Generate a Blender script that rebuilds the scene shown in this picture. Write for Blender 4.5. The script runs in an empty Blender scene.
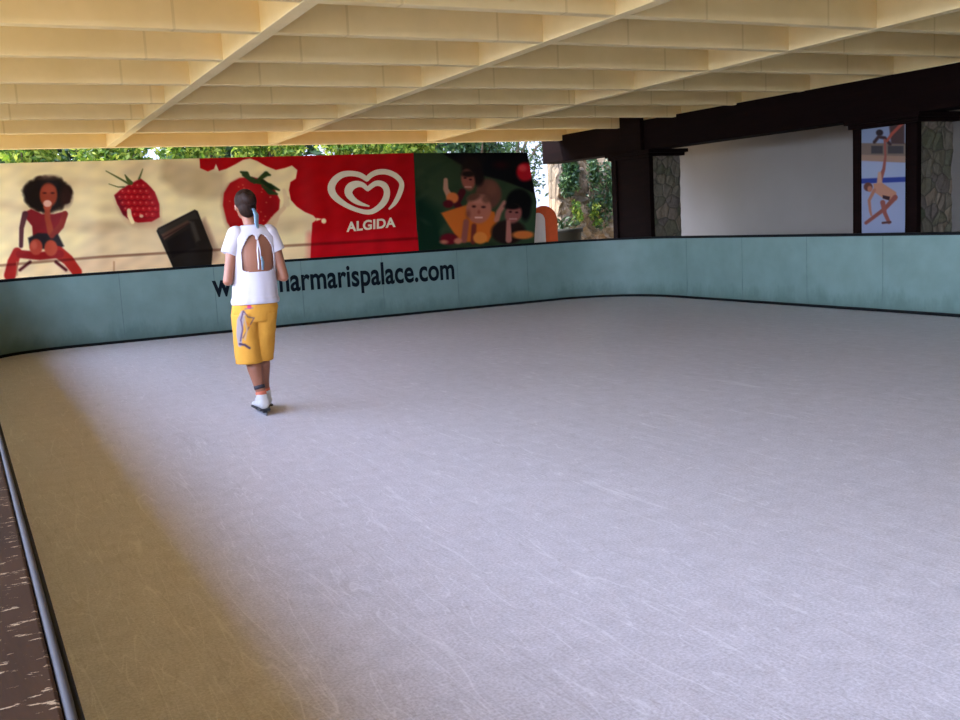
import bpy, math, random
import numpy as np
from mathutils import Vector, Matrix
random.seed(7)
RNG = np.random.RandomState(11)
S = bpy.context.scene
C = S.collection
SKY_LEFT, SKY_BASE, SUN_E = 24.0, 1.8, 14.0

# ------------------------------------------------------------------ camera
H = 1.36
_v1 = np.array([-50, 247.]); _v2 = np.array([2500, 110.]); _c = np.array([480, 360.])
F = math.sqrt(-np.dot(_v1 - _c, _v2 - _c))
def _d(v):
    r = np.array([v[0]-_c[0], -(v[1]-_c[1]), -F]); return r/np.linalg.norm(r)
AY = _d(_v1); AX = _d(_v2); AZ = np.cross(AX, AY)
RW = np.array([AX, AY, AZ])                       # camera -> world
def ray(px, py): return RW @ np.array([px-480, -(py-360), -F])
def onY(px, py, y):
    r = ray(px, py); return r*(y/r[1]) + np.array([0, 0, H])
def onX(px, py, x):
    r = ray(px, py); return r*(x/r[0]) + np.array([0, 0, H])
def onZ(px, py, z):
    r = ray(px, py); return r*((z-H)/r[2]) + np.array([0, 0, H])
def project(P):
    q = (P - np.array([0, 0, H])) @ RW             # = RW^T (P)
    return 480 + F*q[:, 0]/(-q[:, 2]), 360 - F*q[:, 1]/(-q[:, 2])
cam = bpy.data.cameras.new('camera'); co = bpy.data.objects.new('camera', cam); C.objects.link(co)
cam.sensor_width = 36; cam.lens = F/960*36; cam.clip_start = .05; cam.clip_end = 500
M = Matrix([list(RW[0])+[0], list(RW[1])+[0], list(RW[2])+[H], [0, 0, 0, 1]])
co.matrix_world = M
S.camera = co

# ------------------------------------------------------------------ materials
def lin(c):
    c = np.asarray(c, float)/255.
    return np.where(c <= .04045, c/12.92, ((c+.055)/1.055)**2.4)
def col(r, g, b): return tuple(lin((r, g, b)))+(1.,)
class NT:
    def __init__(s, name):
        s.m = bpy.data.materials.new(name); s.m.use_nodes = True
        s.t = s.m.node_tree; s.n = s.t.nodes; s.b = s.n['Principled BSDF']; s.out = s.n['Material Output']
    def new(s, t, **k):
        n = s.n.new(t)
        for a, v in k.items():
            if a in ('i',):
                for kk, vv in v.items():
                    if isinstance(vv, bpy.types.NodeSocket): s.t.links.new(vv, n.inputs[kk])
                    else: n.inputs[kk].default_value = vv
            else: setattr(n, a, v)
        return n
    def link(s, a, b): s.t.links.new(a, b)
    def coord(s, scale=(1, 1, 1), kind='Object'):
        tc = s.new('ShaderNodeTexCoord'); mp = s.new('ShaderNodeMapping', i={'Vector': tc.outputs[kind], 'Scale': scale})
        return mp.outputs[0]
    def ramp(s, fac, stops):
        r = s.new('ShaderNodeValToRGB', i={'Fac': fac}); e = r.color_ramp.elements
        e[0].position, e[0].color = stops[0][0], stops[0][1]
        e[1].position, e[1].color = stops[-1][0], stops[-1][1]
        for p, c in stops[1:-1]:
            x = e.new(p); x.color = c
        return r.outputs['Color']
    def noise(s, vec, scale, detail=4, rough=.55, dist=0):
        return s.new('ShaderNodeTexNoise', i={'Vector': vec, 'Scale': scale, 'Detail': detail, 'Roughness': rough, 'Distortion': dist}).outputs['Fac']
    def mix(s, fac, a, b, mode='MIX'):
        n = s.new('ShaderNodeMix', data_type='RGBA', blend_type=mode)
        for idx, v in ((0, fac), (6, a), (7, b)):
            if isinstance(v, bpy.types.NodeSocket): s.link(v, n.inputs[idx])
            else: n.inputs[idx].default_value = v
        return n.outputs[2]
    def bump(s, h, strength=.3, dist=.01):
        b = s.new('ShaderNodeBump', i={'Height': h, 'Strength': strength, 'Distance': dist}); s.link(b.outputs[0], s.b.inputs['Normal'])
    def base(s, c, rough=.6, metal=0, spec=None):
        if isinstance(c, bpy.types.NodeSocket): s.link(c, s.b.inputs['Base Color'])
        else: s.b.inputs['Base Color'].default_value = c
        s.b.inputs['Roughness'].default_value = rough; s.b.inputs['Metallic'].default_value = metal
        if spec is not None: s.b.inputs['Specular IOR Level'].default_value = spec
        return s
def simple(name, c, rough=.6, metal=0, var=.12, scale=12, bump=0, spec=None):
    t = NT(name); v = t.coord()
    n = t.noise(v, scale)
    d = tuple(x*(1-var) for x in c[:3])+(1,); l = tuple(min(1, x*(1+var)) for x in c[:3])+(1,)
    t.base(t.ramp(n, [(.3, d), (.7, l)]), rough, metal, spec)
    if bump: t.bump(n, bump, .01)
    return t.m

def mat_ice():
    t = NT('rink_surface'); v = t.coord()
    n1 = t.noise(v, .7, 5); n2 = t.noise(v, 9, 6, .7); n3 = t.noise(v, 90, 3, .7)
    c = t.ramp(n1, [(.3, col(203, 204, 206)), (.7, col(215, 216, 219))])
    c = t.mix(.5, c, t.ramp(n2, [(.3, col(192, 188, 192)), (.7, col(230, 227, 232))]))
    c = t.mix(.55, c, t.ramp(n3, [(.36, col(168, 162, 164)), (.62, col(238, 236, 240))]), 'MULTIPLY')
    # skate scratches: thin crests of warped noise along several directions
    for k, (rot, sc) in enumerate(((.5, 1.3), (1.4, .9), (2.5, 1.1), (.05, 1.0))):
        tc = t.new('ShaderNodeTexCoord')
        mp = t.new('ShaderNodeMapping', i={'Vector': tc.outputs['Object'], 'Rotation': (0, 0, rot), 'Scale': (sc*5, sc*.45, 1), 'Location': (k*3.1, k*1.7, 0)})
        w = t.noise(mp.outputs[0], 2.0, 2, .4, .6)
        a = t.new('ShaderNodeMath', operation='SUBTRACT', i={0: w, 1: .5})
        a = t.new('ShaderNodeMath', operation='ABSOLUTE', i={0: a.outputs[0]})
        f = t.ramp(a.outputs[0], [(.0, (.34, .34, .34, 1)), (.006, (0, 0, 0, 1))])
        c = t.mix(f, c, col(238, 238, 240) if k % 2 else col(150, 145, 145))
    t.base(c, .42, 0, .35)
    t.bump(n3, .15, .004)
    return t.m
def mat_board():
    t = NT('painted_board'); v = t.coord()
    n = t.noise(v, 3, 5); s = t.new('ShaderNodeSeparateXYZ', i={'Vector': v})
    c = t.ramp(n, [(.3, col(104, 129, 124)), (.7, col(115, 141, 136))])
    # grime with its own ragged upper edge along the foot of the boards
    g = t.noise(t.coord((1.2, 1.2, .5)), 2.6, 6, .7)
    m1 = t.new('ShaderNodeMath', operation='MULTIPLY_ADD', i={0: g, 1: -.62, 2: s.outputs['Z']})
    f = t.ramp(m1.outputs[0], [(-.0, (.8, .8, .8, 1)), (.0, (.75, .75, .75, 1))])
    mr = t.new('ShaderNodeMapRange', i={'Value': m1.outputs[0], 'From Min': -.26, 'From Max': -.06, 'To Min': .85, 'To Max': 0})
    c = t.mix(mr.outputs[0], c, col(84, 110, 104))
    n4 = t.noise(t.coord((6, 6, .8)), 3, 4)
    mr2 = t.new('ShaderNodeMapRange', i={'Value': n4, 'From Min': .62, 'From Max': .78, 'To Min': 0, 'To Max': .35})
    c = t.mix(mr2.outputs[0], c, col(104, 130, 124))
    t.base(c, .5, 0, .3); return t.m
def mat_ceiling(name, seams=True, c0=(230, 209, 154), c1=(240, 219, 166)):
    t = NT(name); v = t.coord()
    n = t.noise(v, 2.5, 4)
    c = t.ramp(n, [(.3, col(*c0)), (.7, col(*c1))])
    if seams:
        br = t.new('ShaderNodeTexBrick', offset=.37, i={'Vector': t.coord((1, 1, 1)), 'Color1': (1, 1, 1, 1), 'Color2': (.95, .90, .80, 1), 'Mortar': (.62, .55, .42, 1),
              'Scale': 1, 'Mortar Size': .012, 'Brick Width': 1.31, 'Row Height': 6.37, 'Mortar Smooth': .3})
        c = t.mix(.36, c, br.outputs['Color'], 'MULTIPLY')
    t.base(c, .75, 0, .2); t.bump(t.noise(v, 40), .12, .004); return t.m
def mat_wood(name, a, b, chips=False, rough=.5, scale=(1, .12, 1), spec=.3):
    t = NT(name); v = t.coord(scale)
    n = t.noise(v, 14, 6, .65, .4)
    c = t.ramp(n, [(.3, a), (.7, b)])
    if chips:
        q = t.noise(t.coord((.6, 1.6, 1)), 60, 5, .75)
        mr = t.new('ShaderNodeMapRange', i={'Value': q, 'From Min': .60, 'From Max': .63, 'To Min': 0, 'To Max': .75})
        c = t.mix(mr.outputs[0], c, col(150, 128, 100))
    t.base(c, rough, 0, spec); t.bump(n, .2, .004); return t.m
def mat_stone(name, cols, scale=5.5):
    t = NT(name); v = t.coord()
    w = t.new('ShaderNodeTexVoronoi', i={'Vector': v, 'Scale': scale, 'Randomness': .9})
    e = t.new('ShaderNodeTexVoronoi', feature='DISTANCE_TO_EDGE', i={'Vector': v, 'Scale': scale, 'Randomness': .9})
    sp = t.new('ShaderNodeSeparateColor', i={'Color': w.outputs['Color']})
    st = [(i/(len(cols)-1), c) for i, c in enumerate(cols)]
    c = t.ramp(sp.outputs[0], st)
    n = t.noise(v, 22, 5, .7)
    c = t.mix(.6, c, t.ramp(n, [(.3, (.45, .45, .45, 1)), (.7, (1, 1, 1, 1))]), 'MULTIPLY')
    f = t.ramp(e.outputs['Distance'], [(0, (1, 1, 1, 1)), (.07, (0, 0, 0, 1))])
    c = t.mix(f, c, tuple(x*.62 for x in cols[0][:3])+(1,))
    t.base(c, .85); 
    h = t.ramp(e.outputs['Distance'], [(0, (0, 0, 0, 1)), (.15, (1, 1, 1, 1))])
    t.bump(h, .5, .02); return t.m
def mat_leaf(name, a, b, c2, trans=.5):
    t = NT(name)
    g = t.new('ShaderNodeNewGeometry')
    c = t.ramp(g.outputs['Random Per Island'], [(0, a), (.5, b), (1, c2)])
    t.base(c, .5)
    tr = t.new('ShaderNodeBsdfTranslucent', i={'Color': c})
    mx = t.new('ShaderNodeMixShader', i={0: trans, 1: t.b.outputs[0], 2: tr.outputs[0]})
    t.link(mx.outputs[0], t.out.inputs[0]); return t.m
def mat_print(name, trans=.35, rough=.35, spec=.4):
    t = NT(name)
    a = t.new('ShaderNodeVertexColor', layer_name='print')
    t.base(a.outputs['Color'], rough, 0, spec)
    t.bump(t.noise(t.coord((1, 1, .4)), 4, 4), .2, .02)
    if trans:
        tr = t.new('ShaderNodeBsdfTranslucent', i={'Color': a.outputs['Color']})
        mx = t.new('ShaderNodeMixShader', i={0: trans, 1: t.b.outputs[0], 2: tr.outputs[0]})
        t.link(mx.outputs[0], t.out.inputs[0])
    return t.m

ICE = mat_ice(); BOARD = mat_board()
CEIL_RIB = mat_ceiling('cream_ceiling_blocks'); CEIL = mat_ceiling('cream_ceiling', False)
TIMBER = mat_wood('dark_timber', col(12, 6, 5), col(22, 10, 8), rough=.85, spec=.05)
LEDGE = mat_wood('brown_painted_ledge', col(38, 26, 18), col(58, 40, 26), chips=True, rough=.7, spec=.03)
BLACK = simple('black_rubber', col(22, 24, 26), .75, spec=.08)
STEEL = simple('galvanised_tube', col(66, 64, 64), .6, 0, .15, 8, spec=.1)
WHITEWALL = simple('white_render', col(142, 136, 130), .85, 0, .03, 1.5)
STONE = mat_stone('pillar_stone', [col(86, 82, 66), col(112, 104, 88), col(78, 84, 60), col(126, 112, 94), col(96, 88, 80)])
ROCK = mat_stone('rockery_stone', [col(150, 126, 96), col(104, 92, 70), col(170, 142, 108), col(84, 84, 66)], 3.2)
PAVING = simple('warm_paving', col(150, 136, 112), .9, 0, .1, 1.2)
LEAF = mat_leaf('sunlit_leaf', col(56, 92, 24), col(104, 132, 36), col(186, 192, 80), .5)
LEAFD = mat_leaf('dark_leaf', col(22, 46, 26), col(40, 70, 34), col(74, 98, 46), .3)
BARK = simple('bark', col(82, 66, 50), .9, 0, .3, 20, .4)
PRINT = mat_print('printed_vinyl', .5, .4, .2); PAPER = mat_print('printed_paper', 0, .45, .3)
PCREAM = simple('cream_print', col(222, 205, 170), .4, 0, .03)
TEXTB = simple('black_lettering', col(12, 20, 27), .7, 0, .05, spec=.1)
SKIN = simple('tanned_skin', col(146, 94, 70), .5, 0, .06, 9)
HAIR = mat_wood('dark_brown_hair', col(26, 16, 12), col(50, 32, 24), rough=.6, spec=.12, scale=(6, 6, .8))
SHIRT = simple('white_cotton', col(196, 190, 198), .8, 0, .03, 9, .15)
BOOT = simple('white_leather', col(196, 194, 192), .45, 0, .04)
SOLE = simple('dark_sole', col(46, 46, 52), .5)
BLADE = simple('blade_steel', col(150, 152, 158), .3, .9)
BLUE = simple('blue_ribbon_cloth', col(120, 150, 172), .7, 0, .18, 40)
SOCK = simple('coral_sock', col(206, 112, 84), .8, 0, .08)
BAND = simple('black_ankle_band', col(40, 38, 48), .7)
ORANGE = simple('orange_board_paint', col(222, 92, 44), .5, 0, .06)
WHITEP = simple('white_board_paint', col(240, 228, 218), .5, 0, .04)
POT = simple('dark_planter', col(30, 32, 28), .8)

# ------------------------------------------------------------------ mesh helpers
def origin(o):
    v = Vector((0, 0, 0))
    while o is not None: v += o.location; o = o.parent
    return v
class MB:
    def __init__(s): s.v = []; s.f = []; s.m = []
    def add(s, vs, fs, m=0):
        k = len(s.v); s.v += [tuple(map(float, v)) for v in vs]; s.f += [tuple(i+k for i in f) for f in fs]; s.m += [m]*len(fs); return s
    def box(s, a, b, m=0):
        x0, y0, z0 = a; x1, y1, z1 = b
        return s.add([(x0, y0, z0), (x1, y0, z0), (x1, y1, z0), (x0, y1, z0), (x0, y0, z1), (x1, y0, z1), (x1, y1, z1), (x0, y1, z1)],
                     [(0, 3, 2, 1), (4, 5, 6, 7), (0, 1, 5, 4), (1, 2, 6, 5), (2, 3, 7, 6), (3, 0, 4, 7)], m)
    def loft(s, rings, m=0, closed=True, caps=True):
        n = len(rings[0]); vs = [p for r in rings for p in r]; fs = []
        for i in range(len(rings)-1):
            for j in range(n if closed else n-1):
                k = (j+1) % n
                fs.append((i*n+j, i*n+k, (i+1)*n+k, (i+1)*n+j))
        if caps and closed:
            fs.append(tuple(reversed(range(n)))); fs.append(tuple((len(rings)-1)*n+j for j in range(n)))
        return s.add(vs, fs, m)
    def tube(s, pts, rad, n=12, m=0, flat=1.0):
        pts = [Vector(p) for p in pts]; rs = rad if isinstance(rad, (list, tuple)) else [rad]*len(pts)
        rings = []; up = None
        for i, p in enumerate(pts):
            d = (pts[min(i+1, len(pts)-1)] - pts[max(i-1, 0)]).normalized()
            if up is None: up = d.orthogonal().normalized()
            else: up = (up - d*up.dot(d)).normalized()
            w = d.cross(up)
            rings.append([p + (up*math.cos(a)+w*math.sin(a)*flat)*rs[i] for a in [2*math.pi*k/n for k in range(n)]])
        return s.loft(rings, m)
    def ball(s, c, r, n=16, m=0, R=None):
        r = (r,)*3 if not isinstance(r, (tuple, list)) else r
        rings = []
        for i in range(n+1):
            th = math.pi*(i+.001)/(n+.002)
            rings.append([(math.cos(2*math.pi*k/(2*n))*math.sin(th)*r[0], math.sin(2*math.pi*k/(2*n))*math.sin(th)*r[1], -math.cos(th)*r[2]) for k in range(2*n)])
        if R is not None: rings = [[R @ Vector(p) for p in q] for q in rings]
        rings = [[(p[0]+c[0], p[1]+c[1], p[2]+c[2]) for p in q] for q in rings]
        return s.loft(rings, m)
    def build(s, name, mats, parent=None, smooth=False, bevel=0, at=None):
        me = bpy.data.meshes.new(name)
        if not isinstance(mats, (list, tuple)): mats = [mats]
        org = Vector(at) if at is not None else Vector((0, 0, 0))
        off = origin(parent) + org if parent is not None else org
        me.from_pydata([(x-off.x, y-off.y, z-off.z) for x, y, z in s.v], [], s.f)
        for mm in mats: me.materials.append(mm)
        me.polygons.foreach_set('material_index', s.m)
        if smooth: me.polygons.foreach_set('use_smooth', [True]*len(me.polygons))
        me.update(); o = bpy.data.objects.new(name, me); C.objects.link(o)
        if parent is not None: o.parent = parent
        o.location = org
        if bevel:
            b = o.modifiers.new('b', 'BEVEL'); b.width = bevel; b.segments = 2; b.limit_method = 'ANGLE'
        return o
def empty(name, loc, label=None, cat=None, group=None, kind=None):
    o = bpy.data.objects.new(name, None); C.objects.link(o); o.location = loc; o.empty_display_size = .1
    return tag(o, label, cat, group, kind)
def tag(o, label=None, cat=None, group=None, kind=None):
    if label: o['label'] = label
    if cat: o['category'] = cat
    if group: o['group'] = group
    if kind: o['kind'] = kind
    return o
def recalc(o):
    import bmesh
    bm = bmesh.new(); bm.from_mesh(o.data); bmesh.ops.recalc_face_normals(bm, faces=bm.faces); bm.to_mesh(o.data); bm.free()
def remesh(o, vox, smooth=2):
    """fuse the overlapping shells of one body into one continuous surface"""
    r = o.modifiers.new('r', 'REMESH'); r.mode = 'VOXEL'; r.voxel_size = vox; r.use_smooth_shade = True
    if smooth:
        q = o.modifiers.new('s', 'SMOOTH'); q.factor = .5; q.iterations = smooth
    dg = bpy.context.evaluated_depsgraph_get(); ev = o.evaluated_get(dg)
    me = bpy.data.meshes.new_from_object(ev); mats = list(o.data.materials)
    o.modifiers.clear(); o.data = me
    if not me.materials:
        for m in mats: me.materials.append(m)
    me.polygons.foreach_set('use_smooth', [True]*len(me.polygons))
    return o

# ------------------------------------------------------------------ ground and rink
tag(MB().box((-60, -60, -.30), (60, 60, -.06)).build('ground', PAVING), kind='structure')
X0, X1, Y0, Y1, RC = .055, 9.82, -6.0, 13.95, 1.25
def ring_path(off, n=14):
    """rounded rectangle, offset outwards by off, counter-clockwise"""
    out = []
    cs = [((X1-RC, Y0+RC), -90), ((X1-RC, Y1-RC), 0), ((X0+RC, Y1-RC), 90), ((X0+RC, Y0+RC), 180)]
    for (cx, cy), a0 in cs:
        for k in range(n+1):
            a = math.radians(a0+90*k/n); out.append((cx+(RC+off)*math.cos(a), cy+(RC+off)*math.sin(a)))
    return out
def ring_mb(o0, o1, z0, z1, mb=None):
    mb = mb or MB(); a = ring_path(o0); b = ring_path(o1); n = len(a)
    vs = [(x, y, z0) for x, y in a]+[(x, y, z1) for x, y in a]+[(x, y, z1) for x, y in b]+[(x, y, z0) for x, y in b]
    fs = []
    for j in range(n):
        k = (j+1) % n
        for q in range(4):
            r = (q+1) % 4
            fs.append((q*n+j, q*n+k, r*n+k, r*n+j))
    return mb.add(vs, fs)
fl = MB(); p = ring_path(.05)
fl.add([(x, y, 0) for x, y in p]+[(x, y, -.05) for x, y in p], [tuple(range(len(p))), tuple(reversed(range(len(p), 2*len(p))))]+[(i, i+len(p), (i+1) % len(p)+len(p), (i+1) % len(p)) for i in range(len(p))])
tag(fl.build('floor', ICE), kind='structure')
BH = .935
bar = empty('rink_barrier', (5, Y1, 0), 'pale aqua painted rink barrier with black top rail running round the ice', 'barrier')
b = ring_mb(0, .09, -.055, BH-.03).build('board_panel', BOARD, bar, True); recalc(b)
b.modifiers.new('e', 'EDGE_SPLIT').split_angle = .6
b = ring_mb(-.006, .10, BH-.032, BH, ).build('top_rail', BLACK, bar); recalc(b)
b = ring_mb(-.02, -.001, -.01, .035).build('kick_strip', BLACK, bar); recalc(b)
# vertical joints between the boards
for k in range(7):
    x = 1.9+1.22*k
    MB().box((x-.004, Y1-.003, .035), (x+.004, Y1+.001, BH-.032)).build('panel_joint', simple('joint_line', col(90, 114, 110), .7) if k == 0 else bpy.data.materials['joint_line'], bar)
for k in range(5):
    y = 12.3-1.22*k
    MB().box((X1-.003, y-.004, .035), (X1+.001, y+.004, BH-.032)).build('panel_joint', bpy.data.materials['joint_line'], bar)
# brown ledge and steel tube on the near side
ld = tag(MB().box((-.36, Y0+RC, BH+.001), (.0440, Y1-RC-.2, BH+.009)).build('ledge', LEDGE, bar, bevel=.004), 'brown chipped ledge')
tb = MB().tube([(.0500, y, BH+.003) for y in np.linspace(Y0+RC, Y1-RC-.2, 30)], .0053, 16).build('steel_tube', STEEL, bar, True)
tag(tb, 'grey steel tube')

def px_warp(o, quad, toworld, thick=None):
    """lay a flat text mesh into a quad given as photograph points on a real plane"""
    me = o.data; co_ = np.array([v.co[:] for v in me.vertices]); mn = co_.min(0); mx = co_.max(0)
    return co_, mn, mx
def text_mesh(name, s, mat, parent, size, offset, place, extrude=.002, spacing=1.0):
    cu = bpy.data.curves.new(name, 'FONT'); cu.body = s; cu.size = size; cu.offset = offset; cu.extrude = extrude; cu.space_character = spacing
    to = bpy.data.objects.new(name, cu); C.objects.link(to)
    dg = bpy.context.evaluated_depsgraph_get(); me = bpy.data.meshes.new_from_object(to.evaluated_get(dg))
    bpy.data.objects.remove(to)
    v = np.array([q.co[:] for q in me.vertices]); x0, x1 = v[:, 0].min(), v[:, 0].max()
    off = origin(parent)
    for q in me.vertices:
        p = place((q.co.x-x0)/(x1-x0), q.co.y, q.co.z); q.co = (p[0]-off.x, p[1]-off.y, p[2]-off.z)
    me.materials.clear(); me.materials.append(mat)
    o = bpy.data.objects.new(name, me); C.objects.link(o); o.parent = parent; return o
# lettering on the far boards: baseline and x-height in metres on the board plane
PL = onY(213, 296.5, Y1); PR = onY(454.5, 278.5, Y1); XH = onY(213, 278.5, Y1)[2]-PL[2]
print('LETTERING', PL, PR, XH)
text_mesh('lettering', 'www.marmarispalace.com', TEXTB, bar, 1, .022,
          lambda u, v, w: (PL[0]+u*(PR[0]-PL[0]), Y1-.003+w*.5, PL[2]+u*(PR[2]-PL[2])+v*XH/.54), .003, 1.02)

# ------------------------------------------------------------------ ceiling
ZS = 2.80
def slope(mb):
    mb.v = [(x, y, z-.0125*(y-8)) for x, y, z in mb.v]; return mb
ce = tag(slope(MB().box((-1.3, -14, 3.22), (12.6, 16.30, 3.36))).build('ceiling', CEIL, at=(6, 5, 3.22)), kind='structure')  # left and rear reach, out of view, extended to shade the rink
for x in (-1.22, -.25, 2.27, 4.70, 7.46, 10.26, 12.45):
    slope(MB().box((x-.06, -14, ZS), (x+.06, 16.2, 3.215))).build('ceiling_beam', CEIL, ce, bevel=.006)
RY = [-13.0+1.28*k for k in range(15)]+[6.58, 7.64, 8.82, 10.16, 11.46, 12.82, 14.30]
for y in RY:
    slope(MB().box((-1.25, y, ZS+.004), (12.5, y+.10, 3.214))).build('ceiling_rib', CEIL_RIB, ce, bevel=.005)
slope(MB().box((-1.3, 16.12, ZS-.01), (12.6, 16.24, 3.215))).build('edge_beam', CEIL, ce, bevel=.006)

# ------------------------------------------------------------------ timber beam, pillars, wall
PX = 10.08
bm_ = tag(MB().box((PX+.02, -2.5, 2.31), (PX+.40, 16.85, 2.785)).build('timber_beam', TIMBER, bevel=.012, at=(PX+.2, 7, 2.31)),
          'long dark brown timber beam carried on both stone pillars under the ceiling', 'beam')
def pillar(yf, yb, label, poster=False):
    r = empty('stone_pillar', (PX+.3, (yf+yb)/2, -.06), label, 'pillar')
    # rough stone shaft: sides subdivided and jittered
    mb = MB(); nx, nz = 10, 26; rings = []
    x0, x1 = PX+.055, PX+.60
    for i in range(nz+1):
        z = -.06+(2.2+.06)*i/nz; rg = []
        for (ax, ay, bx, by) in ((x0, yf, x1, yf), (x1, yf, x1, yb), (x1, yb, x0, yb), (x0, yb, x0, yf)):
            for k in range(nx):
                t = k/nx; j = .012
                rg.append((ax+(bx-ax)*t+random.uniform(-j, j), ay+(by-ay)*t+random.uniform(-j, j), z))
        rg = [(max(p[0], x0+.0), p[1], p[2]) for p in rg]
        rings.append(rg)
    mb.loft(rings).build('stone_shaft', STONE, r)
    # timber facing on the rink side: two posts and a boarded panel between
    MB().box((PX-.03, yf-.02, -.06), (PX+.05, yf+.15, 2.2)).build('timber_post', TIMBER, r, bevel=.006)
    MB().box((PX-.03, yb-.12, -.06), (PX+.05, yb+.01, 2.2)).build('timber_post', TIMBER, r, bevel=.006)
    MB().box((PX+.005, yf+.15, -.06), (PX+.05, yb-.12, 2.2)).build('timber_panel', TIMBER, r)
    cap = MB(); cap.box((PX-.06, yf-.06, 2.2), (PX+.66, yb+.06, 2.25)); cap.box((PX-.09, yf-.10, 2.252), (PX+.70, yb+.1, 2.308))
    cap.build('capital', TIMBER, r, bevel=.006)
    return r
p1f = onX(650, 170, PX)[1]; p1b = onX(613, 170, PX)[1]; p2f = onX(917, 170, PX)[1]; p2b = onX(855, 170, PX)[1]
print('PILLARS', p1f, p1b, p2f, p2b)
pillar(p1f, p1b, 'stone pillar with dark timber facing at the far corner of the rink')
pillar(p2f, p2b, 'stone pillar behind the right barrier that carries the skater poster')
tag(MB().box((PX-.06, p1f+.15, 2.31), (PX+.018, p1f+.72, 2.95)).build('timber_block', TIMBER, bevel=.01, at=(PX, p1f+.4, 2.31)),
    'dark timber block fixed to the beam above the far corner pillar', 'block')
tag(MB().box((12.2, -14, -.06), (12.4, 15.9, 3.15)).build('wall_right', WHITEWALL), kind='structure')
tag(MB().box((2.5, -14.2, -.06), (12.4, -14, 3.215)).build('wall_back_blocker', WHITEWALL), kind='structure')  # added unseen behind the camera to cut light from the rear

# ------------------------------------------------------------------ painter for printed sheets
def sd_poly(px, py, pts):
    d = np.full(px.shape, 1e9); ins = np.zeros(px.shape, bool); n = len(pts)
    for i in range(n):
        ax, ay = pts[i]; bx, by = pts[(i+1) % n]
        ex, ey = bx-ax, by-ay; wx, wy = px-ax, py-ay
        t = np.clip((wx*ex+wy*ey)/(ex*ex+ey*ey+1e-9), 0, 1)
        d = np.minimum(d, (wx-ex*t)**2+(wy-ey*t)**2)
        if ay != by:
            c = ((ay > py) != (by > py)) & (px < (bx-ax)*(py-ay)/(by-ay)+ax); ins ^= c
    d = np.sqrt(d); return np.where(ins, -d, d)
def sd_line(px, py, pts, w):
    d = np.full(px.shape, 1e9)
    ws = w if isinstance(w, (list, tuple)) else [w]*len(pts)
    for i in range(len(pts)-1):
        ax, ay = pts[i]; bx, by = pts[i+1]; ex, ey = bx-ax, by-ay
        t = np.clip(((px-ax)*ex+(py-ay)*ey)/(ex*ex+ey*ey+1e-9), 0, 1)
        d = np.minimum(d, np.hypot(px-ax-ex*t, py-ay-ey*t)-(ws[i]+(ws[i+1]-ws[i])*t)/2)
    return d
def sd_ell(px, py, cx, cy, rx, ry, a=0):
    c, s = math.cos(math.radians(a)), math.sin(math.radians(a))
    x = (px-cx)*c+(py-cy)*s; y = -(px-cx)*s+(py-cy)*c
    return (np.hypot(x/rx, y/ry)-1)*min(rx, ry)
class Paint:
    def __init__(s, px, py, base):
        s.x, s.y = px, py; s.c = np.tile(np.array(base, float), (len(px), 1))
        f = np.zeros(len(px))
        for k in range(10):
            a, b_, c_ = RNG.uniform(-.35, .35), RNG.uniform(-.5, .5), RNG.uniform(0, 6); f += np.sin(a*px+b_*py+c_)
        s.noise = f/10
    def put(s, d, c, soft=1.0, alpha=1.0):
        a = np.clip(.5-d/soft, 0, 1)*alpha; s.c = s.c*(1-a[:, None])+np.array(c, float)*a[:, None]
    def poly(s, pts, c, soft=1.0, alpha=1.0, rough=0): s.put(sd_poly(s.x, s.y, pts)+rough*s.noise, c, soft, alpha)
    def line(s, pts, w, c, soft=1.0, alpha=1.0): s.put(sd_line(s.x, s.y, pts, w), c, soft, alpha)
    def ell(s, cx, cy, rx, ry, c, soft=1.0, a=0, alpha=1.0, rough=0): s.put(sd_ell(s.x, s.y, cx, cy, rx, ry, a)+rough*s.noise, c, soft, alpha)
def sheet(name, corners, nu, nv, painter, mat, parent, wave=None, thick=0):
    """corners TL,TR,BR,BL in world metres"""
    TL, TR, BR, BL = [np.array(c) for c in corners]
    u = np.linspace(0, 1, nu); v = np.linspace(0, 1, nv); U, V = np.meshgrid(u, v)
    U = U.ravel()[:, None]; V = V.ravel()[:, None]
    P = (TL*(1-U)+TR*U)*(1-V)+(BL*(1-U)+BR*U)*V
    qx, qy = project(P)
    pc = painter(qx, qy)
    if wave is not None: P = P+wave(U, V)
    idx = np.arange(nu*nv).reshape(nv, nu)
    Fc = np.stack([idx[:-1, :-1].ravel(), idx[1:, :-1].ravel(), idx[1:, 1:].ravel(), idx[:-1, 1:].ravel()], 1)
    off = np.array(origin(parent)[:]) if parent is not None else 0
    me = bpy.data.meshes.new(name); me.from_pydata((P-off).tolist(), [], Fc.tolist())
    a = me.color_attributes.new('print', 'FLOAT_COLOR', 'POINT')
    L = np.ones((len(P), 4)); L[:, :3] = lin(np.clip(pc, 0, 255)); a.data.foreach_set('color', L.ravel())
    me.materials.append(mat); me.polygons.foreach_set('use_smooth', [True]*len(me.polygons))
    o = bpy.data.objects.new(name, me); C.objects.link(o)
    if parent is not None: o.parent = parent
    if thick:
        s_ = o.modifiers.new('s', 'SOLIDIFY'); s_.thickness = thick; s_.offset = 1
    return o

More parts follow.
